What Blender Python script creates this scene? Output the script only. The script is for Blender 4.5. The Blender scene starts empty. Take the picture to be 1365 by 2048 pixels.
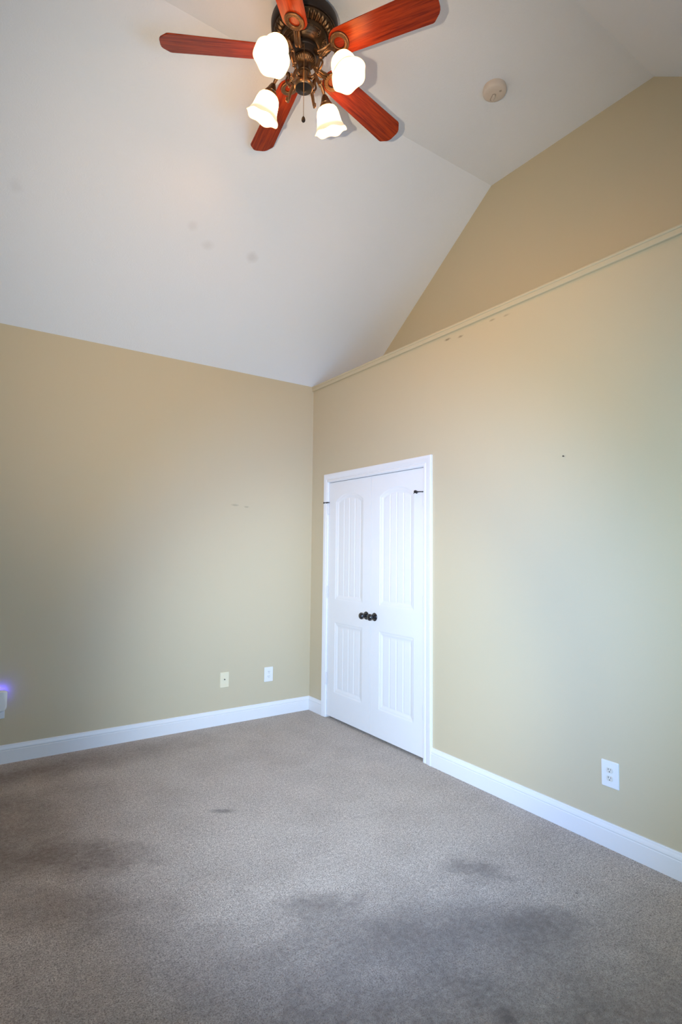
import bpy, math, random
from mathutils import Vector, Matrix
random.seed(7)
S = bpy.context.scene
COL = S.collection
PI = math.pi
R = math.radians

# ------------------------------------------------------------------ camera
F_PX = 1117.29
cam_d = bpy.data.cameras.new('camera')
cam = bpy.data.objects.new('camera', cam_d)
COL.objects.link(cam)
fw = Vector((0.56679667, 0.82103617, 0.06812591))
rt = Vector((0.82246051, -0.56871143, 0.01122592))
up = Vector((-0.04796087, -0.04966805, 0.99761357))
cam.matrix_world = Matrix(((rt.x, up.x, -fw.x, -2.7215), (rt.y, up.y, -fw.y, -4.4186),
                           (rt.z, up.z, -fw.z, 1.4421), (0, 0, 0, 1)))
cam_d.sensor_fit = 'VERTICAL'
cam_d.sensor_height = 36.0
cam_d.lens = F_PX / 2048 * 36.0
cam_d.clip_start = 0.02
S.camera = cam

# ------------------------------------------------------------------ world, lights, exposure
S.view_settings.view_transform = 'Standard'
S.view_settings.look = 'None'
S.view_settings.gamma = 1.0
S.view_settings.use_curve_mapping = False
S.view_settings.exposure = 0.0
w = bpy.data.worlds.new('world'); S.world = w; w.use_nodes = True
w.node_tree.nodes['Background'].inputs[0].default_value = (0.55, 0.70, 1.0, 1)
w.node_tree.nodes['Background'].inputs[1].default_value = 1.0


def light(name, kind, loc, power, color, aim=None, **kw):
    d = bpy.data.lights.new(name, kind)
    d.energy = power; d.color = color
    for k, v in kw.items(): setattr(d, k, v)
    o = bpy.data.objects.new(name, d); COL.objects.link(o); o.location = loc
    if aim is not None:
        o.rotation_euler = (Vector(aim) - Vector(loc)).to_track_quat('-Z', 'Y').to_euler()
    return o


# daylight entering by the window of the back wall (behind and right of the camera)
light('window_daylight', 'AREA', (-1.15, -4.56, 1.45), 22.0, (0.20, 0.58, 1.0), aim=(-1.15, 0, 1.45),
      shape='RECTANGLE', size=1.5, size_y=1.35, spread=R(120))
# added fill light at the gable wall left of the camera
light('added_gable_fill', 'AREA', (-3.56, -3.0, 1.4), 13.0, (0.74, 0.92, 1.0), aim=(0, -3.0, 1.4),
      shape='RECTANGLE', size=1.5, size_y=1.35, spread=R(80))
# the camera's flash, held left of the lens: a beam with a hot middle that fades towards its edge
fp = Vector(cam.location) - rt * 0.36 + up * 0.03


def beam(px, py): return fp + 2 * (fw + rt * (px - 682.5) / F_PX - up * (py - 1024) / F_PX)


light('camera_flash', 'SPOT', fp, 580.0, (0.32, 0.50, 1.0), aim=beam(860, 1300), spot_size=R(66), spot_blend=1.0, shadow_soft_size=0.025)
light('camera_flash_core', 'SPOT', fp, 325.0, (0.92, 1.0, 0.80), aim=beam(760, 1380), spot_size=R(50), spot_blend=1.0, shadow_soft_size=0.025)
# fill spot added beside the flash to brighten the ceiling
light('added_ceiling_fill', 'SPOT', fp, 285.0, (1.0, 0.80, 0.56), aim=beam(680, 640), spot_size=R(78), spot_blend=1.0, shadow_soft_size=0.025)
LAMP_POWER = 6.5
LAMP_COLOR = (1.0, 0.45, 0.12)
SHADE_EMIT = 10.0

# ------------------------------------------------------------------ mesh helpers


class MB:
    def __init__(s): s.v = []; s.f = []

    def add(s, vs, fs):
        b = len(s.v); s.v += [tuple(p) for p in vs]
        s.f += [tuple(i + b for i in f) for f in fs]
        return s

    def box(s, a, b):
        x0, y0, z0 = a; x1, y1, z1 = b
        x0, x1 = min(x0, x1), max(x0, x1); y0, y1 = min(y0, y1), max(y0, y1); z0, z1 = min(z0, z1), max(z0, z1)
        return s.add([(x0, y0, z0), (x1, y0, z0), (x1, y1, z0), (x0, y1, z0), (x0, y0, z1), (x1, y0, z1), (x1, y1, z1), (x0, y1, z1)],
                     [(3, 2, 1, 0), (4, 5, 6, 7), (0, 1, 5, 4), (1, 2, 6, 5), (2, 3, 7, 6), (3, 0, 4, 7)])

    def prism(s, poly, fn):
        """poly of 2D points, fn(p, k) -> 3D for the two ends k = 0, 1"""
        n = len(poly)
        vs = [fn(p, 0) for p in poly] + [fn(p, 1) for p in poly]
        fs = [tuple(range(n - 1, -1, -1)), tuple(range(n, 2 * n))]
        fs += [(i, (i + 1) % n, n + (i + 1) % n, n + i) for i in range(n)]
        return s.add(vs, fs)

    def lathe(s, prof, n=48, mod=None, M=None, cap0=True, cap1=True):
        vs = []; fs = []
        for j, (r, z) in enumerate(prof):
            for i in range(n):
                t = 2 * PI * i / n
                dr, dz = mod(t, j) if mod else (0, 0)
                vs.append(Vector(((r + dr) * math.cos(t), (r + dr) * math.sin(t), z + dz)))
        m = len(prof)
        for j in range(m - 1):
            for i in range(n):
                a = j * n + i; b = j * n + (i + 1) % n
                fs.append((a, b, b + n, a + n))
        if cap0: fs.append(tuple(range(n - 1, -1, -1)))
        if cap1: fs.append(tuple((m - 1) * n + i for i in range(n)))
        if M is not None: vs = [M @ v for v in vs]
        return s.add(vs, fs)

    def tube(s, pts, rad, n=12, flat=1.0):
        pts = [Vector(p) for p in pts]
        if not isinstance(rad, (list, tuple)): rad = [rad] * len(pts)
        vs = []; fs = []
        t0 = (pts[1] - pts[0]).normalized()
        ref = Vector((0, 0, 1)) if abs(t0.z) < 0.9 else Vector((1, 0, 0))
        nrm = t0.cross(ref).normalized()
        for k, p in enumerate(pts):
            t = (pts[min(k + 1, len(pts) - 1)] - pts[max(k - 1, 0)]).normalized()
            nrm = (nrm - t * nrm.dot(t)).normalized()
            bn = t.cross(nrm)
            for i in range(n):
                a = 2 * PI * i / n
                vs.append(p + (nrm * math.cos(a) + bn * math.sin(a) * flat) * rad[k])
        for k in range(len(pts) - 1):
            for i in range(n):
                a = k * n + i; b = k * n + (i + 1) % n
                fs.append((a, b, b + n, a + n))
        fs.append(tuple(range(n - 1, -1, -1)))
        fs.append(tuple((len(pts) - 1) * n + i for i in range(n)))
        return s.add(vs, fs)

    def torus(s, c, Rr, r, M=None, n=40, m=12):
        vs = []; fs = []
        for i in range(n):
            a = 2 * PI * i / n
            for j in range(m):
                b = 2 * PI * j / m
                p = Vector(((Rr + r * math.cos(b)) * math.cos(a), (Rr + r * math.cos(b)) * math.sin(a), r * math.sin(b)))
                vs.append((M @ p if M is not None else p) + Vector(c))
                fs.append((i * m + j, ((i + 1) % n) * m + j, ((i + 1) % n) * m + (j + 1) % m, i * m + (j + 1) % m))
        return s.add(vs, fs)

    def ball(s, c, r, n=16, m=10, sc=(1, 1, 1)):
        prof = [(max(1e-5, r * math.sin(PI * k / m)), -r * math.cos(PI * k / m)) for k in range(m + 1)]
        M = Matrix.Translation(Vector(c)) @ Matrix.Diagonal((*sc, 1))
        return s.lathe(prof, n, M=M)

    def build(s, name, mat, parent=None, smooth=True, bevel=0.0, angle=35):
        me = bpy.data.meshes.new(name)
        me.from_pydata(s.v, [], s.f); me.validate(); me.update()
        import bmesh
        bm = bmesh.new(); bm.from_mesh(me); bmesh.ops.recalc_face_normals(bm, faces=bm.faces)
        if smooth:
            for f in bm.faces: f.smooth = True
            for e in bm.edges:
                if len(e.link_faces) == 2 and e.calc_face_angle(0) > R(angle): e.smooth = False
        bm.to_mesh(me); bm.free()
        me.materials.append(mat)
        o = bpy.data.objects.new(name, me); COL.objects.link(o)
        if parent is not None: o.parent = parent
        if bevel:
            b = o.modifiers.new('bevel', 'BEVEL'); b.width = bevel; b.segments = 2; b.limit_method = 'ANGLE'; b.angle_limit = R(40)
        return o


def tag(o, label=None, cat=None, group=None, kind=None):
    if label: o['label'] = label
    if cat: o['category'] = cat
    if group: o['group'] = group
    if kind: o['kind'] = kind
    return o


def empty(name, loc, rot=(0, 0, 0)):
    o = bpy.data.objects.new(name, None); COL.objects.link(o)
    o.location = loc; o.rotation_euler = rot; o.empty_display_size = 0.05
    return o


def struct(o, label, cat):
    return tag(o, label, cat, kind='structure')


# ------------------------------------------------------------------ materials


class NT:
    def __init__(s, name):
        s.m = bpy.data.materials.new(name); s.m.use_nodes = True
        s.t = s.m.node_tree; s.b = s.t.nodes['Principled BSDF']
        s._co = None

    def n(s, typ, **kw):
        nd = s.t.nodes.new(typ)
        for k, v in kw.items():
            if k == 'ins':
                for kk, vv in v.items():
                    if hasattr(vv, 'is_output'): s.t.links.new(vv, nd.inputs[kk])
                    else: nd.inputs[kk].default_value = vv
            else: setattr(nd, k, v)
        return nd

    def co(s):
        if s._co is None: s._co = s.n('ShaderNodeTexCoord').outputs['Object']
        return s._co

    def noise(s, scale, detail=2, rough=0.5, dist=0.0, vec=None):
        return s.n('ShaderNodeTexNoise', ins={'Vector': vec or s.co(), 'Scale': scale, 'Detail': detail, 'Roughness': rough, 'Distortion': dist}).outputs['Fac']

    def ramp(s, fac, a, b, ca=(0, 0, 0, 1), cb=(1, 1, 1, 1)):
        r = s.n('ShaderNodeValToRGB', ins={'Fac': fac})
        r.color_ramp.elements[0].position = a; r.color_ramp.elements[0].color = ca
        r.color_ramp.elements[1].position = b; r.color_ramp.elements[1].color = cb
        return r.outputs['Color']

    def mix(s, fac, a, b, mode='MIX'):
        x = s.n('ShaderNodeMix', data_type='RGBA', blend_type=mode)
        for k, v in ((0, fac), (6, a), (7, b)):
            if hasattr(v, 'is_output'): s.t.links.new(v, x.inputs[k])
            else: x.inputs[k].default_value = v
        return x.outputs[2]

    def math(s, op, a, b=0.0):
        x = s.n('ShaderNodeMath', operation=op)
        for k, v in ((0, a), (1, b)):
            if hasattr(v, 'is_output'): s.t.links.new(v, x.inputs[k])
            else: x.inputs[k].default_value = v
        return x.outputs[0]

    def spot(s, c, rad, rot=0.0, wob=0.35, ns=9.0):
        """an irregular soft-edged mask for stains and painted shade round c with radii rad: 1 in its middle, 0 outside"""
        mp = s.n('ShaderNodeMapping', vector_type='TEXTURE', ins={'Vector': s.co(), 'Location': c, 'Rotation': (0, 0, rot), 'Scale': rad})
        ln = s.n('ShaderNodeVectorMath', operation='LENGTH', ins={0: mp.outputs[0]}).outputs['Value']
        nz = s.math('MULTIPLY', s.math('SUBTRACT', s.noise(ns, 4, 0.65), 0.5), wob * 4)
        d = s.math('ADD', ln, nz)
        return s.ramp(d, 0.25 if max(rad) < 0.6 else 0.1, 1.0, (1, 1, 1, 1), (0, 0, 0, 1))

    def bump(s, h, strength, dist):
        b = s.n('ShaderNodeBump', ins={'Height': h, 'Strength': strength, 'Distance': dist})
        s.t.links.new(b.outputs[0], s.b.inputs['Normal'])

    def set(s, **kw):
        for k, v in kw.items():
            k = k.replace('_', ' ')
            if hasattr(v, 'is_output'): s.t.links.new(v, s.b.inputs[k])
            else: s.b.inputs[k].default_value = v
        return s.m


def c4(r, g, b): return (r, g, b, 1)


def plain(name, col, rough=0.5, metal=0.0, var=0.08, scale=30, spec=0.5, **kw):
    t = NT(name)
    f = t.noise(scale, 3)
    a = tuple(max(0, x * (1 - var)) for x in col); b = tuple(min(1, x * (1 + var)) for x in col)
    t.set(Base_Color=t.mix(f, c4(*a), c4(*b)), Roughness=rough, Metallic=metal)
    t.b.inputs['Specular IOR Level'].default_value = spec
    for k, v in kw.items(): t.b.inputs[k.replace('_', ' ')].default_value = v
    return t.m


def wall_paint(name, col, marks=()):
    t = NT(name)
    base = t.mix(t.noise(1.3, 3), c4(*[x * 0.985 for x in col]), c4(*[min(1, x * 1.015) for x in col]))
    for c, rad, mc, k in marks:
        base = t.mix(t.math('MULTIPLY', t.spot(c, rad, wob=0.25, ns=60), k), base, c4(*mc))
    t.bump(t.math('ADD', t.noise(220, 3, 0.6), t.math('MULTIPLY', t.noise(18, 2), 0.8)), 0.12, 0.002)
    return t.set(Base_Color=base, Roughness=0.62)


KHAKI = (0.60, 0.52, 0.36)
M_WALL = wall_paint('khaki_wall_paint', KHAKI)
M_WALLR = wall_paint('khaki_wall_paint_scuffed', KHAKI, [
    ((0, -1.742, 2.895), (0.05, 0.035, 0.010), (0.22, 0.17, 0.10), 0.8), ((0, -1.862, 2.878), (0.05, 0.030, 0.010), (0.25, 0.19, 0.11), 0.7),
    ((0, -2.130, 2.900), (0.05, 0.030, 0.008), (0.25, 0.19, 0.11), 0.6), ((0, -2.240, 2.893), (0.05, 0.030, 0.008), (0.25, 0.19, 0.11), 0.45)])
M_WALLL = wall_paint('khaki_wall_paint_left', KHAKI, [
    ((-0.77, 0, 1.815), (0.045, 0.05, 0.012), (0.30, 0.26, 0.18), 0.5), ((-0.66, 0, 1.805), (0.03, 0.05, 0.010), (0.30, 0.26, 0.18), 0.5)])
M_WHITE = plain('white_gloss_trim_paint', (0.83, 0.84, 0.86), 0.38, var=0.012, scale=6)
M_DOOR = plain('white_door_paint', (0.84, 0.85, 0.87), 0.42, var=0.01, scale=6)
M_PLATE = plain('white_plastic', (0.82, 0.83, 0.84), 0.35, var=0.01)
M_RECEPT = plain('almond_plastic', (0.74, 0.72, 0.66), 0.35, var=0.02)
M_CREAM = plain('cream_plastic', (0.82, 0.75, 0.54), 0.38, var=0.02)
M_DETECT = plain('yellowed_plastic', (0.68, 0.60, 0.53), 0.5, var=0.03)
M_WELL = plain('recess_plastic', (0.42, 0.36, 0.31), 0.6)
M_SLOT = plain('dark_slot', (0.03, 0.028, 0.03), 0.6)
M_KNOB = plain('oil_rubbed_black', (0.010, 0.010, 0.014), 0.13, 0.0, var=0.2, spec=1.0)
M_HOOK = plain('black_rubber_steel', (0.015, 0.014, 0.016), 0.4)
M_STEEL = plain('nickel_steel', (0.45, 0.45, 0.46), 0.35, 0.9)
M_HINGE = plain('painted_hinge', (0.74, 0.75, 0.78), 0.4, var=0.02)
M_BRONZE = plain('antique_bronze', (0.085, 0.052, 0.028), 0.36, 0.85, var=0.35, scale=60)
M_BRONZEL = plain('worn_bronze', (0.22, 0.135, 0.075), 0.36, 0.9, var=0.35, scale=70)
M_DARK = plain('dark_bronze', (0.022, 0.014, 0.010), 0.45, 0.4, var=0.2, scale=40)
M_CHAIN = plain('chain_brass', (0.30, 0.20, 0.11), 0.35, 0.9)


def make_ceiling():
    t = NT('textured_ceiling_paint')
    base = t.mix(t.noise(0.9, 3), c4(0.83, 0.875, 0.945), c4(0.86, 0.90, 0.965))
    for c, rad, k in (((-1.037, -0.804, 3.56), (0.055, 0.045, 0.06), 0.20), ((-1.373, -0.79, 3.55), (0.05, 0.04, 0.05), 0.13),
                      ((-1.508, -0.864, 3.604), (0.045, 0.04, 0.05), 0.12), ((-2.53, -0.77, 3.53), (0.05, 0.05, 0.06), 0.10)):
        base = t.mix(t.math('MULTIPLY', t.spot(c, rad, wob=0.2, ns=14), k), base, c4(0.36, 0.33, 0.33))
    # stomped plaster: short curved brush strokes
    wv = t.n('ShaderNodeTexNoise', ins={'Vector': t.co(), 'Scale': 9.0, 'Detail': 1.0}).outputs['Color']
    v2 = t.n('ShaderNodeMix', data_type='RGBA', blend_type='ADD', ins={0: 0.22, 6: t.co(), 7: wv}).outputs[2]
    mp = t.n('ShaderNodeMapping', ins={'Vector': v2, 'Scale': (1.0, 2.2, 1.0), 'Rotation': (0, 0, 0.6)}).outputs[0]
    h = t.noise(40, 4, 0.6, 1.4, mp)
    h = t.ramp(h, 0.50, 0.74)
    h2 = t.math('ADD', h, t.math('MULTIPLY', t.noise(120, 3, 0.6), 0.35))
    t.bump(h2, 0.22, 0.005)
    return t.set(Base_Color=base, Roughness=0.8)


def make_carpet():
    t = NT('beige_carpet_pile')
    n1 = t.noise(160, 2, 0.6); n2 = t.noise(360, 2, 0.6); n3 = t.noise(55, 2, 0.6)
    sp = t.math('ADD', t.math('MULTIPLY', n1, 0.45), t.math('MULTIPLY', n2, 0.40))
    sp = t.math('ADD', sp, t.math('MULTIPLY', n3, 0.15))
    base = t.n('ShaderNodeValToRGB', ins={'Fac': sp})
    e = base.color_ramp.elements
    e[0].position = 0.38; e[0].color = c4(0.20, 0.160, 0.135)
    e[1].position = 0.62; e[1].color = c4(0.92, 0.825, 0.735)
    m = base.color_ramp.elements.new(0.5); m.color = c4(0.55, 0.475, 0.412)
    base = base.outputs['Color']
    # brushed and trodden pile: broad patches
    base = t.mix(t.ramp(t.noise(3.2, 5, 0.65), 0.42, 0.75), base, c4(0.82, 0.81, 0.80), 'MULTIPLY')
    # soil stains, plus wide dark ellipses that paint in light falloff; tufts catch both
    soil_shade_noise = t.math('MULTIPLY', t.math('SUBTRACT', t.math('ADD', t.math('MULTIPLY', n1, 0.5), t.math('MULTIPLY', t.noise(38, 4, 0.7), 0.5)), 0.5), 3.2)
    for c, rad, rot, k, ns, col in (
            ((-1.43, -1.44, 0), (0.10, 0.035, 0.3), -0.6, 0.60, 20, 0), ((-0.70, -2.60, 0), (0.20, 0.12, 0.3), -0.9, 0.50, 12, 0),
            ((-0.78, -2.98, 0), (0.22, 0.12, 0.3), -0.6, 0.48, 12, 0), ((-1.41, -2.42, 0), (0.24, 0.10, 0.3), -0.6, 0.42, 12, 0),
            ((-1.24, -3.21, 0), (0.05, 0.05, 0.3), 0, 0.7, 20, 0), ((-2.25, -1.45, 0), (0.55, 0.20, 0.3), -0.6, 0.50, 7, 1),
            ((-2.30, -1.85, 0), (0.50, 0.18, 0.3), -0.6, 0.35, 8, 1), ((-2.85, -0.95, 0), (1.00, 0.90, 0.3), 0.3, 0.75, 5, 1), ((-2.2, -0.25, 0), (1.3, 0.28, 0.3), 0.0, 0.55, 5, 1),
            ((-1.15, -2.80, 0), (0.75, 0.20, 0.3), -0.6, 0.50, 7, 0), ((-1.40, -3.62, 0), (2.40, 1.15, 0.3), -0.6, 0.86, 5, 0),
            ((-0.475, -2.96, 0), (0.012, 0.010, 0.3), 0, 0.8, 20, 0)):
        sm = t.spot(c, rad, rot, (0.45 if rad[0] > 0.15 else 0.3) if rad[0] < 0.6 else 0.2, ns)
        f = t.math('MULTIPLY', sm, t.math('ADD', 1.0, soil_shade_noise))
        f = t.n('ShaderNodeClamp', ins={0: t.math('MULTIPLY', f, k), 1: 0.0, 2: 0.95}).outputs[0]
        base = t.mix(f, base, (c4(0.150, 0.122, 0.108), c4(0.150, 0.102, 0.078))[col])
    t.bump(t.math('ADD', sp, t.math('MULTIPLY', t.noise(40, 2), 0.3)), 0.9, 0.012)
    t.b.inputs['Specular IOR Level'].default_value = 0.1
    t.b.inputs['Sheen Weight'].default_value = 0.15
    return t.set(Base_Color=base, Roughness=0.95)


def make_blade_wood():
    t = NT('cherry_blade_veneer')
    mp = t.n('ShaderNodeMapping', ins={'Vector': t.co(), 'Scale': (1.6, 26.0, 8.0)}).outputs[0]
    g = t.noise(3.0, 5, 0.6, 0.6, mp)
    mp2 = t.n('ShaderNodeMapping', ins={'Vector': t.co(), 'Scale': (4.0, 120.0, 20.0)}).outputs[0]
    g2 = t.noise(3.0, 3, 0.6, 0.2, mp2)
    f = t.math('ADD', t.math('MULTIPLY', g, 0.7), t.math('MULTIPLY', g2, 0.3))
    base = t.ramp(f, 0.32, 0.68, c4(0.13, 0.008, 0.002), c4(0.50, 0.055, 0.006))
    t.b.inputs['Specular IOR Level'].default_value = 0.3
    return t.set(Base_Color=base, Roughness=0.27)


def make_shade():
    t = NT('frosted_glass_lit')
    t.set(Base_Color=c4(0.62, 0.58, 0.50), Roughness=0.35)
    z = t.n('ShaderNodeSeparateXYZ', ins={0: t.co()}).outputs['Z']
    g = t.ramp(z, 0.065, 0.140)           # brightest round the bulb, dimmer at the rim
    st = t.n('ShaderNodeMapRange', ins={0: g, 1: 0.0, 2: 1.0, 3: SHADE_EMIT, 4: 0.62}).outputs[0]
    t.set(Emission_Color=t.mix(g, c4(1.0, 0.44, 0.14), c4(1.0, 0.80, 0.50)), Emission_Strength=st)
    return t.m


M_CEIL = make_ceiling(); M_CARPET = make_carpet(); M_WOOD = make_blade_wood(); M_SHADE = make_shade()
M_EDGE = plain('dark_blade_edge', (0.05, 0.012, 0.008), 0.4)


def emitter(name, col, st):
    t = NT(name); t.set(Base_Color=c4(*col), Emission_Color=c4(*col), Emission_Strength=st); return t.m


M_BULB = emitter('lit_bulb', (1.0, 0.78, 0.5), 20.0)
M_LED = emitter('blue_light_strip', (0.08, 0.06, 1.0), 1.3)

# ------------------------------------------------------------------ room shell
HP = 2.9719          # plate height: left wall, plant ledge
HF = 4.2195          # flat part of the ceiling
Y1, Y2, YB = -1.7049, -2.9075, -4.6124
D = 0.5077           # depth of the ledge over the closet
W = -3.60            # wall behind the left edge of the frame
TH = 0.12

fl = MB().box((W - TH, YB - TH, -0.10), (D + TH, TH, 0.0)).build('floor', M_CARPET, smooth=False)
struct(fl, 'beige cut pile carpet over the whole room, worn and soiled in patches, with painted light falloff at front and left', 'floor')

ms = (HF - HP) / (-Y1)
prof_c = [(0.0, HP), (Y1, HF), (Y2, HF), (YB, HP)]
outer = [(YB - TH, HP - ms * 0 + 0.02), (Y2 - 0.05, HF + 0.12), (Y1 + 0.05, HF + 0.12), (TH, HP + 0.02)]
cl = MB().prism([(0.0, HP), (Y1, HF), (Y2, HF), (YB, HP)] + [(YB - 0.10, HP + 0.06), (Y2 - 0.05, HF + 0.14), (Y1 + 0.05, HF + 0.14), (0.10, HP + 0.06)],
                lambda p, k: ((W, D)[k], p[0], p[1])).build('ceiling', M_CEIL, smooth=False)
struct(cl, 'white stomped plaster tray ceiling, two slopes and a flat middle', 'ceiling')

wl = MB().box((W - TH, 0, 0), (D + TH, TH, HP + 0.005)).build('wall_left', M_WALLL, smooth=False)
struct(wl, 'khaki painted wall left of the corner, under the ceiling slope', 'wall')

# right wall (closet front) with the door opening and the plant ledge on its top
OY0, OY1, OZ = -0.272, -1.520, 2.045       # rough opening
rw = MB()
rw.box((0, 0, 0), (0.11, OY0, HP - 0.001)); rw.box((0, OY1, 0), (0.11, YB, HP - 0.001)); rw.box((0, OY0, OZ), (0.11, OY1, HP - 0.001))
rw.box((0.11, 0, HP - 0.03), (D, YB, HP - 0.001))
wr = rw.build('wall_right', M_WALLR, smooth=False)
struct(wr, 'khaki painted wall on the right with the closet doors and a ledge on top', 'wall')


def gable(x0, x1, z0, name, mat, label):
    o = MB().prism([(0, z0), (0, HP), (Y1, HF), (Y2, HF), (YB, HP), (YB, z0)], lambda p, k: ((x0, x1)[k], p[0], p[1])).build(name, mat, smooth=False)
    return struct(o, label, 'wall')


gable(D, D + TH, 0, 'wall_upper_right', M_WALL, 'khaki gable wall set back above the ledge, under the tray ceiling')
# near gable wall with an opening for the added window, behind and left of the camera
gy0, gy1, gz0, gz1 = -3.80, -2.20, 0.67, 2.13
nw = MB()
nw.prism([(0, HP), (Y1, HF), (Y2, HF), (YB, HP)], lambda p, k: ((W - TH, W)[k], p[0], p[1]))
nw.box((W - TH, YB, 0), (W, gy0, HP)); nw.box((W - TH, gy1, 0), (W, 0, HP))
nw.box((W - TH, gy0, 0), (W, gy1, gz0)); nw.box((W - TH, gy0, gz1), (W, gy1, HP))
struct(nw.build('wall_near', M_WALL, smooth=False), 'khaki gable wall with an added window opposite the closet wall, behind the camera', 'wall')
# back wall with window, behind the camera
wx0, wx1, wz0, wz1 = -1.95, -0.35, 0.72, 2.18
bw = MB()
bw.box((W - TH, YB, 0), (wx0, YB - TH, HP + 0.005)); bw.box((wx1, YB, 0), (D + TH, YB - TH, HP + 0.005))
bw.box((wx0, YB, 0), (wx1, YB - TH, wz0)); bw.box((wx0, YB, wz1), (wx1, YB - TH, HP + 0.005))
struct(bw.build('wall_back', M_WALL, smooth=False), 'khaki wall with a window, behind the camera', 'wall')
gt = NT('window_glass'); gt.set(Base_Color=c4(0.95, 0.98, 1.0), Roughness=0.02); gt.b.inputs['Transmission Weight'].default_value = 1.0


def window(name, loc, rz, wd, hh, label):
    win = empty(name, loc, (0, 0, rz)); struct(win, label, 'window')
    hw = wd / 2; m = MB()
    for a, b in (((-hw, 0), (-hw + 0.05, hh)), ((hw - 0.05, 0), (hw, hh)), ((-hw, 0), (hw, 0.05)), ((-hw, hh - 0.05), (hw, hh)), ((-hw, hh / 2 - 0.025), (hw, hh / 2 + 0.025))):
        m.box((a[0], -0.03, a[1]), (b[0], 0.03, b[1]))
    m.build('window_frame', M_WHITE, win)
    MB().box((-hw + 0.05, -0.004, 0.05), (hw - 0.05, 0.004, hh - 0.05)).build('window_pane', gt.m, win)


window('window_1', ((wx0 + wx1) / 2, YB - 0.06, wz0), 0, wx1 - wx0, wz1 - wz0, 'white double hung window in the wall behind the camera')
window('added_gable_window', (W - 0.06, (gy0 + gy1) / 2, gz0), PI / 2, gy1 - gy0, gz1 - gz0, 'unseen white double hung window added in the gable wall behind the fill light')  # unseen window, added to go with the gable fill light

# ---- ledge moulding along the top of the right wall
tp = [(0, -0.043), (-0.012, -0.043), (-0.0145, -0.041), (-0.0155, -0.038), (-0.0155, -0.019), (-0.0165, -0.0175), (-0.0155, -0.016), (-0.019, -0.014), (-0.0215, -0.009),
      (-0.021, -0.003), (-0.018, 0.001), (0.0, 0.002)]
o = MB().prism(tp, lambda p, k: (p[0], (0.0, YB)[k], HP + p[1])).build('trim_1', M_WALL, angle=20)
struct(o, 'khaki painted moulding running along the ledge on top of the closet wall', 'trim')

# ---- baseboards (profile: distance from wall, height)
bp = [(0, 0), (0.015, 0), (0.015, 0.082), (0.0135, 0.085), (0.0135, 0.088), (0.015, 0.091), (0.0145, 0.098), (0.011, 0.106), (0.0085, 0.112), (0.0085, 0.115), (0.006, 0.120), (0, 0.120)]
b = MB().prism(bp, lambda p, k: ((W, -p[0])[k], -p[0], p[1])).build('baseboard_left', M_WHITE, angle=25)
struct(b, 'white baseboard along the foot of the left wall', 'baseboard')
CO0, CO1 = -0.2244, -1.5949           # outer edges of the casing
b = MB().prism(bp, lambda p, k: (-p[0], (-p[0], CO0)[k], p[1])).build('baseboard_right_of_corner', M_WHITE, angle=25)
struct(b, 'short white baseboard piece between the corner and the closet casing', 'baseboard')
b = MB().prism(bp, lambda p, k: (-p[0], (CO1, YB)[k], p[1])).build('baseboard_right', M_WHITE, angle=25)
struct(b, 'long white baseboard along the right wall from the closet casing onwards', 'baseboard')

# ---- door casing and jamb
IN0, IN1, INZ, CT = -0.2835, -1.5085, 2.038, 2.115
cp = [(0, 0), (0, 0.010), (0.004, 0.0125), (0.014, 0.0125), (0.019, 0.009), (0.022, 0.0125), (0.036, 0.0145), (0.046, 0.0180), (0.056, 0.0180), (0.0591, 0.016), (0.0591, 0)]
CI0, CI1, CIZ = IN0 + 0.005, IN1 - 0.005, INZ + 0.005      # the casing sits back from the jamb's edge
k0 = (CO0 - CI0) / 0.0591; k1 = (CI1 - CO1) / 0.0591; kz = (CT - CIZ) / 0.0591
vs = []; fs = []
for (tt, oo) in cp:
    x = -oo
    vs += [(x, CI0 + tt * k0, 0), (x, CI0 + tt * k0, CIZ + tt * kz), (x, CI1 - tt * k1, CIZ + tt * kz), (x, CI1 - tt * k1, 0)]
n = len(cp)
for i in range(n):
    j = (i + 1) % n
    for q in range(3): fs.append((i * 4 + q, j * 4 + q, j * 4 + q + 1, i * 4 + q + 1))
fs.append(tuple(i * 4 for i in range(n))); fs.append(tuple(i * 4 + 3 for i in range(n)))
o = MB().add(vs, fs).build('trim_2', M_WHITE, angle=22)
struct(o, 'white moulded casing round the closet double doors', 'trim')
jm = MB()
jm.box((0, OY0, 0), (0.11, IN0 + 0.0015, OZ)); jm.box((0, IN1 - 0.0015, 0), (0.11, OY1, OZ)); jm.box((0, IN0, INZ + 0.0015), (0.11, IN1, OZ))
struct(jm.build('trim_3', M_WHITE, smooth=False), 'white jamb lining the closet door opening', 'trim')


# ---- door leaves: a relief of two sunk panels with planks, the upper one arched
def sst(a, b, x):
    t = min(1, max(0, (x - a) / (b - a))); return t * t * (3 - 2 * t)


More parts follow.
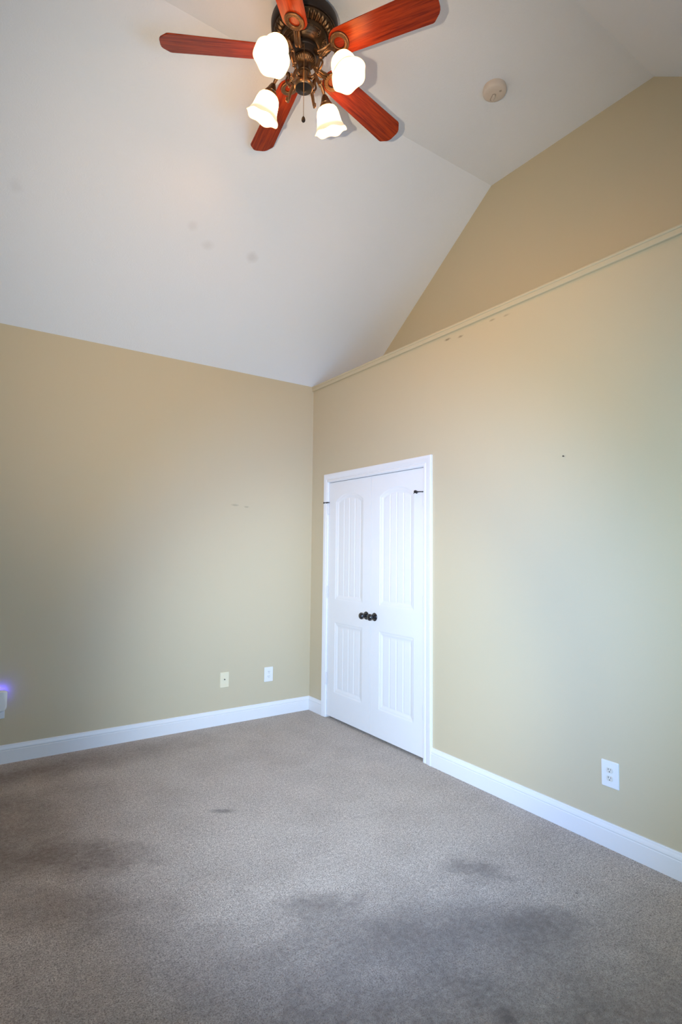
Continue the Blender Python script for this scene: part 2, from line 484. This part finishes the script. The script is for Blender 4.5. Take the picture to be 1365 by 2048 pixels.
def panel_depth(u, z, wd):
    """depth below the face at width u (0..wd) and height z"""
    best = 0.0
    for (z0, z1, arch) in ((0.232, 0.822, 0.0), (1.020, 1.862, 0.062)):
        u0, u1 = 0.110, wd - 0.110
        if not (u0 <= u <= u1 and z0 <= z <= z1 + arch): continue
        c = (u0 + u1) / 2; h = (u1 - u0) / 2
        def top(uu, hh):
            if arch == 0: return z1
            rr = (h * h + arch * arch) / (2 * arch)
            return z1 + arch - rr + math.sqrt(max(0, rr * rr - (uu - c) ** 2))
        e = min(u - u0, u1 - u, z - z0, (top(u, h) - z))
        if e <= 0: continue
        # ovolo moulding: step down, slope, then the plank field
        d = 0.0035 * sst(0, 0.004, e) + 0.0065 * sst(0.010, 0.040, e)
        if e > 0.040:
            for k in (-1, 0, 1):
                g = abs(u - (c + k * 0.078))
                d += 0.0032 * (1 - sst(0.002, 0.0065, g))
            d -= 0.0015 * sst(0.040, 0.046, e)
        best = max(best, d)
    return best


def leaf(name, ya, wd, label, hinge_left):
    """ya: y of the leaf's left edge as seen from the room"""
    root = empty(name, (0.0, ya, 0.020)); struct(root, label, 'door')
    zt = 2.0155; XF = 0.004
    us = [i * wd / 152 for i in range(153)]; zs = []
    z = 0.0
    while z < zt - 1e-6:
        zs.append(z); z += 0.0048 if (0.20 < z < 0.30 or 0.76 < z < 0.86 or 0.99 < z < 1.08 or 1.80 < z < 1.96) else 0.016
    zs.append(zt)
    nu, nz = len(us), len(zs); vs = []; fs = []
    for zz in zs:
        for u in us: vs.append((XF + panel_depth(u, zz + 0.02, wd), -u, zz))
    for j in range(nz - 1):
        for i in range(nu - 1): fs.append((j * nu + i, j * nu + i + 1, (j + 1) * nu + i + 1, (j + 1) * nu + i))
    b = len(vs)
    vs += [(XF + 0.035, 0, 0), (XF + 0.035, -wd, 0), (XF + 0.035, -wd, zt), (XF + 0.035, 0, zt)]
    fs.append((b, b + 1, b + 2, b + 3))
    fs.append(tuple(range(0, nu)) + (b + 1, b)); fs.append(tuple((nz - 1) * nu + i for i in range(nu)) + (b + 2, b + 3))
    fs.append(tuple(j * nu for j in range(nz)) + (b + 3, b)); fs.append(tuple(j * nu + nu - 1 for j in range(nz)) + (b + 2, b + 1))
    MB().add(vs, fs).build('door_panel', M_DOOR, root, angle=60)
    # knob on its rose, near the meeting edge
    ky = -(wd - 0.052) if hinge_left else -0.052
    kz = 0.905
    Mx = Matrix.Translation((XF, ky, kz)) @ Matrix.Rotation(-PI / 2, 4, 'Y')
    kn = MB().lathe([(0.012, 0.006), (0.0115, 0.024), (0.013, 0.030), (0.019, 0.034), (0.0245, 0.040), (0.0270, 0.047), (0.0265, 0.054), (0.0225, 0.061), (0.015, 0.0655), (0.006, 0.0675), (0.0005, 0.068)],
                    32, M=Mx).build('door_knob', M_KNOB, root)
    kn['label'] = 'round black knob'
    MB().lathe([(0.0315, 0.0), (0.0325, 0.003), (0.031, 0.006), (0.026, 0.0095), (0.018, 0.012), (0.012, 0.0125)], 36, M=Mx).build('rose', M_KNOB, kn)
    # hinges on the outer edge
    hy = 0.0 if hinge_left else -wd
    sgn = 1 if hinge_left else -1
    for hz in (1.788, 1.057, 0.310):
        hm = MB()
        hm.lathe([(0.0055, -0.045), (0.0058, -0.044), (0.0058, 0.044), (0.0055, 0.045)], 14, M=Matrix.Translation((-0.003, hy + sgn * 0.0015, hz)))
        for q in (-0.048, 0.048): hm.ball((-0.003, hy + sgn * 0.0015, hz + q), 0.0052, 10, 6)
        for q in (-0.0272, -0.009, 0.009, 0.0272):
            hm.torus((-0.003, hy + sgn * 0.0015, hz + q), 0.0056, 0.0006, n=14, m=6)
        hm.build('hinge', M_HINGE, root)
    # hinge pin door stop over the top hinge
    sz = 1.842
    st = MB()
    a = Vector((-0.003, hy + sgn * 0.0015, sz))
    din = -sgn  # towards the leaf's middle (y)
    st.lathe([(0.009, -0.004), (0.009, 0.004)], 16, M=Matrix.Translation(a))
    if not hinge_left:
        st.tube([a, a + Vector((-0.010, 0.028, 0.002)), a + Vector((-0.016, 0.052, 0.002))], [0.0035, 0.0038, 0.005], 10)
        st.ball(a + Vector((-0.016, 0.055, 0.000)), 0.009, 12, 8, (0.8, 1.0, 1.25))
        st.lathe([(0.006, 0.0), (0.011, 0.010), (0.011, 0.018), (0.004, 0.028)], 14, M=Matrix.Translation(a + Vector((-0.014, 0.056, 0.002))) @ Matrix.Rotation(R(-78), 4, 'X'))
        st.tube([a + Vector((-0.014, 0.078, 0.004)), a + Vector((-0.008, 0.094, -0.006))], [0.004, 0.0025], 8)
    else:
        st.tube([a, a + Vector((-0.012, -0.012, 0.0)), a + Vector((-0.024, 0.004, -0.003))], [0.0035, 0.005, 0.006], 10)
        st.tube([a + Vector((-0.006, 0.012, 0.002)), a + Vector((-0.014, 0.05, 0.0))], [0.004, 0.004], 10)
        st.ball(a + Vector((-0.014, 0.052, 0.0)), 0.008, 12, 8)
    so = st.build('hinge_door_stop', M_HOOK, root); so['label'] = 'black hinge pin door stop'
    return root


LW = 0.6085
leaf('door_1', -0.2860, LW, 'left white closet door leaf with an arched planked panel and black knob', True)
leaf('door_2', -0.8975, LW, 'right white closet door leaf with an arched planked panel and black knob', False)


# ------------------------------------------------------------------ wall plates
def rplate(m, w_, h_, t_, r_=0.004, M=None):
    """a plate in local x (width), z (height), face towards -y"""
    def ring(ins, y):
        a, c = w_ / 2 - ins, h_ / 2 - ins; out = []
        for cx, cz, s0 in ((a - r_, c - r_, 0), (-a + r_, c - r_, 90), (-a + r_, -c + r_, 180), (a - r_, -c + r_, 270)):
            for k in range(5):
                an = R(s0 + k * 22.5); out.append(Vector((cx + r_ * math.cos(an), y, cz + r_ * math.sin(an))))
        return out
    rs = [ring(0, 0), ring(0, -t_ * 0.4), ring(0.0012, -t_ * 0.8), ring(0.0032, -t_)]
    vs = [v for r in rs for v in r]; n = len(rs[0]); fs = []
    for j in range(3):
        for i in range(n): fs.append((j * n + i, j * n + (i + 1) % n, (j + 1) * n + (i + 1) % n, (j + 1) * n + i))
    fs.append(tuple(range(n - 1, -1, -1))); fs.append(tuple(3 * n + i for i in range(n)))
    if M is not None: vs = [M @ v for v in vs]
    m.add(vs, fs)


def outlet(loc, rz, pw, ph, mat_p, mat_r, label, name='wall_outlet', group=None):
    root = empty(name, loc, (0, 0, rz)); tag(root, label, 'outlet', group)
    m = MB(); rplate(m, pw, ph, 0.006); m.build('cover_plate', mat_p, root, angle=14)
    for s in (1, -1):
        cz = s * 0.0195
        r = MB()
        pts = []
        for k in range(48):     # receptacle face: round with flat top and bottom
            a = 2 * PI * k / 48
            pts.append((0.0172 * math.cos(a), max(-0.0125, min(0.0125, 0.0172 * math.sin(a)))))
        r.prism(pts, lambda p, k: (p[0], (-0.0055, -0.0085)[k], cz + p[1]))
        ro = r.build('receptacle', mat_r, root, angle=40)
        sl = MB()
        sl.box((-0.0075, -0.0080, cz + 0.0005), (-0.0050, -0.0088, cz + 0.0090)); sl.box((0.0050, -0.0080, cz + 0.0012), (0.0072, -0.0088, cz + 0.0082))
        sl.lathe([(0.0026, 0.0080), (0.0026, 0.0088)], 14, M=Matrix.Translation((0, 0, cz - 0.0065)) @ Matrix.Rotation(PI / 2, 4, 'X'))
        sl.build('slots', M_SLOT, ro)
    sc = MB().lathe([(0.0036, 0.0055), (0.0034, 0.0070), (0.001, 0.0074)], 16, M=Matrix.Rotation(PI / 2, 4, 'X'))
    sc.build('screw', M_STEEL if mat_p is M_CREAM else M_PLATE, root)
    return root


outlet((0, -2.846, 0.353), -PI / 2, 0.089, 0.127, M_PLATE, M_RECEPT,
       'white duplex outlet with almond receptacles on the right wall above the baseboard')
outlet((-0.419, 0, 0.359), 0, 0.083, 0.124, M_PLATE, M_PLATE,
       'all-white duplex outlet on the left wall, the plate nearest the corner')
# cable plate
cpl = empty('cable_wall_plate', (-0.827, 0, 0.360)); tag(cpl, 'cream wall plate with a single coaxial connector on the left wall', 'wall plate')
m = MB(); rplate(m, 0.078, 0.124, 0.006); m.build('cover_plate', M_CREAM, cpl, angle=14)
jk = MB()
jk.lathe([(0.0058, 0.003), (0.0058, 0.006), (0.0042, 0.006), (0.0042, 0.013), (0.0028, 0.013), (0.0028, 0.009)], 6, M=Matrix.Translation((0, 0, 0.004)) @ Matrix.Rotation(PI / 2, 4, 'X'))
j = jk.build('coaxial_connector', M_SLOT, cpl); j['label'] = 'dark metal coaxial connector'
for s in (1, -1):
    MB().lathe([(0.0034, 0.0055), (0.0032, 0.0068), (0.001, 0.0072)], 14, M=Matrix.Translation((0, 0, s * 0.042)) @ Matrix.Rotation(PI / 2, 4, 'X')).build('screw', M_CREAM, cpl)

# plug-in night light on its outlet, cut by the left edge of the frame
NX = -2.428
outlet((NX, 0, 0.357), 0, 0.075, 0.124, M_PLATE, M_PLATE, 'white outlet plate at the far left, mostly hidden behind the glowing night light')
nl = empty('night_light', (NX, 0, 0.420)); tag(nl, 'white rounded plug-in night light with blue glow at the left edge of the left wall', 'night light')


def rounded_body(m, w_, h_, y0, y1, r_, bulge):
    def ring(ins, y):
        a, c = w_ / 2 - ins, h_ / 2 - ins; out = []; rr = max(0.002, r_ - ins)
        for cx, cz, s0 in ((a - rr, c - rr * 0.45, 0), (-a + rr, c - rr * 0.45, 90), (-a + rr, -c + rr, 180), (a - rr, -c + rr, 270)):
            for k in range(9):
                an = R(s0 + k * 11.25); sz = 0.45 if s0 < 180 else 1.0
                out.append((cx + rr * math.cos(an), y, cz + rr * sz * math.sin(an)))
        return out
    rs = [ring(0.010, y0), ring(0, y0 - 0.006), ring(0, y1 + bulge), ring(0.003, y1 + bulge * 0.4), ring(0.010, y1)]
    n = len(rs[0]); vs = [v for r in rs for v in r]; fs = []
    for jj in range(len(rs) - 1):
        for i in range(n): fs.append((jj * n + i, jj * n + (i + 1) % n, (jj + 1) * n + (i + 1) % n, (jj + 1) * n + i))
    fs.append(tuple(range(n - 1, -1, -1))); fs.append(tuple((len(rs) - 1) * n + i for i in range(n)))
    m.add(vs, fs)


m = MB(); rounded_body(m, 0.088, 0.140, -0.032, -0.066, 0.034, 0.014); m.build('housing', M_PLATE, nl)
m = MB(); m.box((-0.012, -0.0086, -0.055), (0.012, -0.033, -0.030)); m.build('plug', M_PLATE, nl)
m = MB(); rounded_body(m, 0.060, 0.095, -0.0095, -0.0180, 0.020, 0.002)
for i, v in enumerate(m.v): m.v[i] = (v[0], v[1], v[2] + 0.014)
g = m.build('light_strip', M_LED, nl); g['label'] = 'glowing blue light strip at the back'
light('night_light_glow', 'POINT', (NX + 0.012, -0.0275, 0.480), 0.13, (0.07, 0.05, 1.0), shadow_soft_size=0.004)

# nail in the right wall
nb = MB()
Mn = Matrix.Translation((0, -2.620, 1.967)) @ Matrix.Rotation(-PI / 2, 4, 'Y') @ Matrix.Rotation(R(12), 4, 'X')
nb.lathe([(0.0013, -0.004), (0.0013, 0.014), (0.0042, 0.0145), (0.0042, 0.016)], 12, M=Mn)
tag(nb.build('nail', M_SLOT), 'small dark nail in the right wall, right of the closet at eye height', 'nail')

# ------------------------------------------------------------------ smoke detector on the flat ceiling
sd = empty('smoke_detector', (-0.187, -2.319, HF)); tag(sd, 'round yellowed white smoke detector on the flat ceiling right of the fan', 'smoke detector')
MB().lathe([(0.066, 0.0), (0.066, -0.010), (0.064, -0.0115)], 56).build('mounting_base', M_DETECT, sd)
bo = MB().lathe([(0.062, -0.011), (0.069, -0.0125), (0.070, -0.018), (0.0695, -0.030), (0.066, -0.038), (0.058, -0.043), (0.040, -0.0455), (0.001, -0.047)], 64).build('cover', M_DETECT, sd)
def oval(m, cx, cy, ang, l, r, z0, z1, tp):
    pts = []
    for k in range(32):
        a = 2 * PI * k / 32
        pts.append(((l if math.cos(a) > 0 else -l) + r * math.cos(a), r * math.sin(a)))
    ca, sa = math.cos(ang), math.sin(ang)
    m.prism(pts, lambda p, k: (cx + (p[0] * ca - p[1] * sa) * (1, tp)[k], cy + (p[0] * sa + p[1] * ca) * (1, tp)[k], (z0, z1)[k]))


BX, BY, BA = 0.007, 0.018, R(62)
m = MB(); oval(m, BX, BY, BA, 0.016, 0.0125, -0.040, -0.0472, 1.0); o = m.build('button_well', M_WELL, sd)
m = MB(); oval(m, BX, BY, BA, 0.014, 0.0085, -0.044, -0.0535, 0.85); m.build('test_button', M_DETECT, sd)
HX, HY = 0.006, -0.038
MB().torus((HX, HY, -0.0455), 0.006, 0.0014, n=20, m=8).lathe([(0.0055, -0.043), (0.0055, -0.0464)], 16, M=Matrix.Translation((HX, HY, 0))).build('indicator_hole', M_WELL, sd)
# ------------------------------------------------------------------ ceiling fan
FX, FY = -1.3675, -2.0796
fan = empty('ceiling_fan', (FX, FY, HF)); tag(fan, 'bronze ceiling fan with five cherry wood blades and four lit glass shades', 'ceiling fan')


def Z(z): return z - HF


MB().lathe([(0.085, Z(HF)), (0.088, Z(HF - 0.02)), (0.075, Z(4.160)), (0.060, Z(4.131))], 48).build('canopy', M_DARK, fan)
# drum: plain dark band
MB().lathe([(0.05, Z(4.140)), (0.160, Z(4.139)), (0.170, Z(4.134)), (0.172, Z(4.125)), (0.170, Z(4.088)), (0.164, Z(4.080)), (0.150, Z(4.079))], 72).build('motor_drum', M_DARK, fan)


def flute(n_, amp, js):
    return lambda t, j: (0, amp * (0.5 + 0.5 * math.cos(n_ * t)) if j in js else 0)


# fluted ring
MB().lathe([(0.150, Z(4.084)), (0.158, Z(4.079)), (0.158, Z(4.073)), (0.151, Z(4.068)), (0.140, Z(4.062)), (0.129, Z(4.056)), (0.122, Z(4.050)), (0.118, Z(4.052))],
           240, mod=flute(40, -0.010, (3, 4, 5))).build('fluted_ring', M_BRONZE, fan, angle=60)
# bowl with raised scrolls
bowl_prof = [(0.122, 4.054), (0.121, 4.046), (0.116, 4.036), (0.107, 4.024), (0.096, 4.012), (0.085, 4.003), (0.078, 3.998), (0.070, 3.997)]
bo = MB().lathe([(r, Z(z)) for r, z in bowl_prof], 96).build('motor_bowl', M_BRONZE, fan, angle=60)


def bowl_at(r):
    for (r0, z0), (r1, z1) in zip(bowl_prof, bowl_prof[1:]):
        if r1 <= r <= r0: return z0 + (z1 - z0) * (r0 - r) / (r0 - r1)
    return 3.998


for k in range(5):
    sc = MB()
    a0 = 2 * PI * k / 5 + R(118)
    for s in (1, -1):
        for (rad, off) in ((0.113, 0.0), (0.101, 0.0), (0.092, 0.02)):
            pts = []
            for i in range(12):
                a = a0 + s * (0.03 + i * 0.026 * 1.0 + off)
                pts.append((rad * math.cos(a), rad * math.sin(a), Z(bowl_at(rad) - 0.0030)))
            sc.tube(pts, 0.0017, 6)
        pts = []
        for i in range(26):     # spiral end
            th = i / 25 * 2.0 * 2 * PI * 0.8; rr = 0.0105 * (1 - i / 30)
            rad = 0.1035 + rr * math.cos(th); a = a0 + s * (0.36 + rr / 0.103 * math.sin(th) * 1.0)
            pts.append((rad * math.cos(a), rad * math.sin(a), Z(bowl_at(rad) - 0.0030)))
        sc.tube(pts, 0.0018, 6)
    sc.build('scroll_relief', M_BRONZEL, bo)
# flywheel neck
nk = MB().lathe([(0.060, Z(4.005)), (0.0695, Z(4.000)), (0.071, Z(3.992)), (0.071, Z(3.978)), (0.068, Z(3.974)), (0.068, Z(3.948)), (0.064, Z(3.942)), (0.045, Z(3.940))], 64).build('flywheel', M_DARK, fan)
# light kit: bell with beaded ring, column and cap
MB().lathe([(0.045, Z(3.944)), (0.054, Z(3.942)), (0.0575, Z(3.936)), (0.0575, Z(3.930)), (0.053, Z(3.926)), (0.046, Z(3.920)), (0.038, Z(3.911)), (0.033, Z(3.900)), (0.031, Z(3.886)), (0.034, Z(3.876)), (0.036, Z(3.870)), (0.030, Z(3.864))],
           192, mod=lambda t, j: (0, -0.003 * (0.5 + 0.5 * math.cos(32 * t)) if j in (4, 5) else 0)).build('switch_housing', M_BRONZE, fan, angle=60)
MB().lathe([(0.025, Z(3.868)), (0.029, Z(3.864)), (0.030, Z(3.855)), (0.028, Z(3.848)), (0.028, Z(3.824)), (0.032, Z(3.819)), (0.033, Z(3.814)), (0.030, Z(3.808))], 48).build('light_kit_column', M_BRONZEL, fan)
cap = MB().lathe([(0.030, Z(3.812)), (0.043, Z(3.810)), (0.049, Z(3.804)), (0.050, Z(3.797)), (0.048, Z(3.790)), (0.043, Z(3.785))], 56).build('bottom_cap', M_BRONZEL, fan)
MB().lathe([(0.044, Z(3.788)), (0.042, Z(3.784)), (0.030, Z(3.779)), (0.014, Z(3.776)), (0.008, Z(3.772)), (0.003, Z(3.768))], 40).build('cap_plate', M_DARK, cap)

# blades
AZ0 = R(154.013); PITCH = R(15)
ZB_ROOT, ZB_TIP = 3.963, 3.936


def blade_outline():
    pts = []
    x0, x1 = 0.150, 0.713
    w0, w1 = 0.064, 0.076
    for k in range(13):         # rounded root
        a = R(90 + 180 * k / 12)
        pts.append((x0 + 0.058 + 0.058 * math.cos(a), w0 * math.sin(a)))
    xs = [0.30, 0.42, 0.55]
    for x in xs: pts.append((x, -(w0 + (w1 - w0) * (x - x0) / (x1 - x0))))
    tipb = [(x1 - 0.050, -w1), (x1 - 0.040, -w1 + 0.003), (x1 - 0.010, -w1 + 0.030), (x1 - 0.003, -w1 + 0.042), (x1, -w1 + 0.055)]
    pts += tipb + [(x, -y) for x, y in reversed(tipb)]
    for x in reversed(xs): pts.append((x, w0 + (w1 - w0) * (x - x0) / (x1 - x0)))
    return pts


proto = None
blade_me = None
out = blade_outline()
DROOP = math.atan2(ZB_ROOT - ZB_TIP, 0.5)


def make_blade(k):
    az = AZ0 - k * 2 * PI / 5
    # local frame: x along the blade, + side lower
    M = Matrix.Translation((0, 0, Z(ZB_ROOT))) @ Matrix.Rotation(az, 4, 'Z') @ Matrix.Rotation(DROOP, 4, 'Y') @ Matrix.Translation((-0.0, 0, 0)) @ Matrix.Rotation(-PITCH, 4, 'X')
    b = MB().prism(out, lambda p, k_: (p[0], p[1], (0.0, 0.006)[k_])).build('blade', M_WOOD, fan, bevel=0.0012, angle=30)
    b.matrix_local = M
    # blade iron: flat ring medallion under the root, arm back to the flywheel
    rc = 0.204
    ir = MB()
    def medmod(t, j): return (0, -0.0016 * (0.5 + 0.5 * math.cos(36 * t)) if j in (3, 4) else 0)
    ir.lathe([(0.026, -0.0005), (0.026, -0.006), (0.029, -0.0085), (0.033, -0.0065), (0.041, -0.0065), (0.044, -0.0090), (0.0475, -0.0085), (0.0495, -0.0050), (0.0495, -0.0005)],
             144, mod=medmod, M=Matrix.Translation((rc, 0, 0)), cap0=False, cap1=False)
    io = ir.build('blade_iron', M_BRONZEL, b, angle=60)
    am = MB()
    Mi = M.inverted()
    a0_ = Mi @ (Matrix.Rotation(az, 4, 'Z') @ Vector((0.062, 0, Z(3.966))))
    for off in (-0.008, 0.008):
        am.tube([a0_ + Vector((0, off, 0)), Vector((0.095, off * 1.1, -0.026)), Vector((0.118, off * 1.2, -0.024)), Vector((0.140, off * 1.3, -0.012)), Vector((0.160, off * 1.5, -0.006))],
                [0.0085, 0.009, 0.0085, 0.007, 0.005], 10)
    am.tube([a0_ + Vector((0, 0, -0.002)), Vector((0.100, 0, -0.031)), Vector((0.125, 0, -0.026)), Vector((0.158, 0, -0.008))], [0.007, 0.006, 0.005, 0.004], 8)
    am.build('iron_arm', M_BRONZEL, b)
    return b


for k in range(5): make_blade(k)

# four light arms with glass shades
SA0 = R(204.9)


def bez(pts, n=10):
    """Catmull-Rom through pts"""
    P = [Vector(p) for p in pts]; P = [P[0] * 2 - P[1]] + P + [P[-1] * 2 - P[-2]]
    o = []
    for i in range(1, len(P) - 2):
        for j in range(n):
            t = j / n
            a, b_, c, d = P[i - 1], P[i], P[i + 1], P[i + 2]
            o.append(0.5 * ((2 * b_) + (c - a) * t + (2 * a - 5 * b_ + 4 * c - d) * t * t + (3 * b_ - a - 3 * c + d) * t ** 3))
    o.append(P[-2]); return o


for k in range(4):
    az = SA0 - k * PI / 2
    root = None
    Rz = Matrix.Rotation(az, 4, 'Z')
    am = MB()
    P = bez([(0.026, 0, Z(3.838)), (0.050, 0, Z(3.826)), (0.072, 0, Z(3.838)), (0.084, 0, Z(3.868)), (0.098, 0, Z(3.906)), (0.126, 0, Z(3.932)), (0.158, 0, Z(3.930)), (0.184, 0, Z(3.908)), (0.195, 0, Z(3.888))], 6)
    am.tube([Rz @ p for p in P], [0.0075 + 0.0015 * math.sin(i * 0.35) for i in range(len(P))], 12)
    P = bez([(0.066, 0, Z(3.832)), (0.080, 0, Z(3.806)), (0.090, 0, Z(3.780)), (0.097, 0, Z(3.764)), (0.106, 0, Z(3.766)), (0.106, 0, Z(3.778))], 6)
    am.tube([Rz @ p for p in P], [0.0095 - 0.0045 * i / len(P) for i in range(len(P))], 10)
    for c, r in (((0.098, 0, Z(3.758)), 0.0065), ((0.106, 0, Z(3.781)), 0.006), ((0.080, 0, Z(3.862)), 0.0105), ((0.100, 0, Z(3.908)), 0.0115), ((0.050, 0, Z(3.826)), 0.0105), ((0.092, 0, Z(3.838)), 0.007)):
        am.ball(Rz @ Vector(c), r, 12, 8)
    P = bez([(0.098, 0, Z(3.905)), (0.112, 0, Z(3.880)), (0.104, 0, Z(3.858)), (0.090, 0, Z(3.842))], 6)
    am.tube([Rz @ p for p in P], 0.0052, 8)
    arm = am.build('light_arm', M_BRONZEL, fan)
    # shade axis
    top = Vector((0.200, 0, Z(3.884))); rim = Vector((0.266, 0, Z(3.738)))
    ax = (rim - top).normalized()
    q = Vector((0, 0, 1)).rotation_difference(ax).to_matrix().to_4x4()
    Ms = Rz @ Matrix.Translation(top) @ q
    MB().lathe([(0.006, -0.016), (0.012, -0.013), (0.0145, -0.007), (0.017, -0.004), (0.021, 0.006), (0.0255, 0.018), (0.0275, 0.021), (0.0265, 0.024), (0.0315, 0.027), (0.033, 0.031), (0.033, 0.041), (0.030, 0.044)], 40, M=Ms).build('socket_cup', M_BRONZEL, arm)
    def rimmod(t, j):
        wv_ = (0, 0, 0, 0, 0.05, 0.15, 0.35, 0.7, 1.0, 1.0, 0.7, 0.35, 0.12, 0, 0, 0, 0)[j]
        return (0.0022 * wv_ * math.cos(6 * t), 0.0042 * wv_ * math.cos(6 * t + 0.5))
    sp = [(0.022, 0.037), (0.034, 0.039), (0.046, 0.046), (0.055, 0.058), (0.061, 0.078), (0.064, 0.100), (0.068, 0.123), (0.077, 0.145), (0.088, 0.159), (0.0865, 0.1605), (0.075, 0.1465), (0.065, 0.123), (0.061, 0.100), (0.057, 0.078), (0.045, 0.052), (0.030, 0.0470), (0.0125, 0.0465)]
    sh = MB().lathe(sp, 60, mod=rimmod, cap0=True, cap1=False).build('glass_shade', M_SHADE, arm, angle=80)
    sh.matrix_local = Ms
    sh['label'] = 'lit frosted glass shade with a wavy rim'
    bl = MB().lathe([(0.012, 0.043), (0.014, 0.049), (0.022, 0.061), (0.0255, 0.074), (0.023, 0.088), (0.013, 0.097), (0.001, 0.100)], 24, M=Ms).build('bulb', M_BULB, arm)
    lp = Vector((FX, FY, HF)) + Ms @ Vector((0, 0, 0.122))
    light('lamp_bulb_light', 'POINT', lp, LAMP_POWER, LAMP_COLOR, shadow_soft_size=0.02)

# pull chain: runs from the neck down past the cap, pendant at its end
ch = MB()
top_ = Vector((-0.037, -0.062, Z(3.962))); bot_ = Vector((-0.022, -0.040, Z(3.598)))
N = 120
for i in range(N):
    p = top_.lerp(bot_, i / (N - 1)); ch.ball(p, 0.0017, 6, 4)
ch.tube([top_, bot_], 0.0007, 6)
chain = ch.build('pull_chain', M_CHAIN, fan)
MB().lathe([(0.0015, 0.010), (0.004, 0.007), (0.008, 0.000), (0.0098, -0.008), (0.0095, -0.015), (0.006, -0.020), (0.001, -0.022)], 24,
           M=Matrix.Translation(bot_ + Vector((0, 0, -0.006)))).build('pendant', M_DARK, chain)
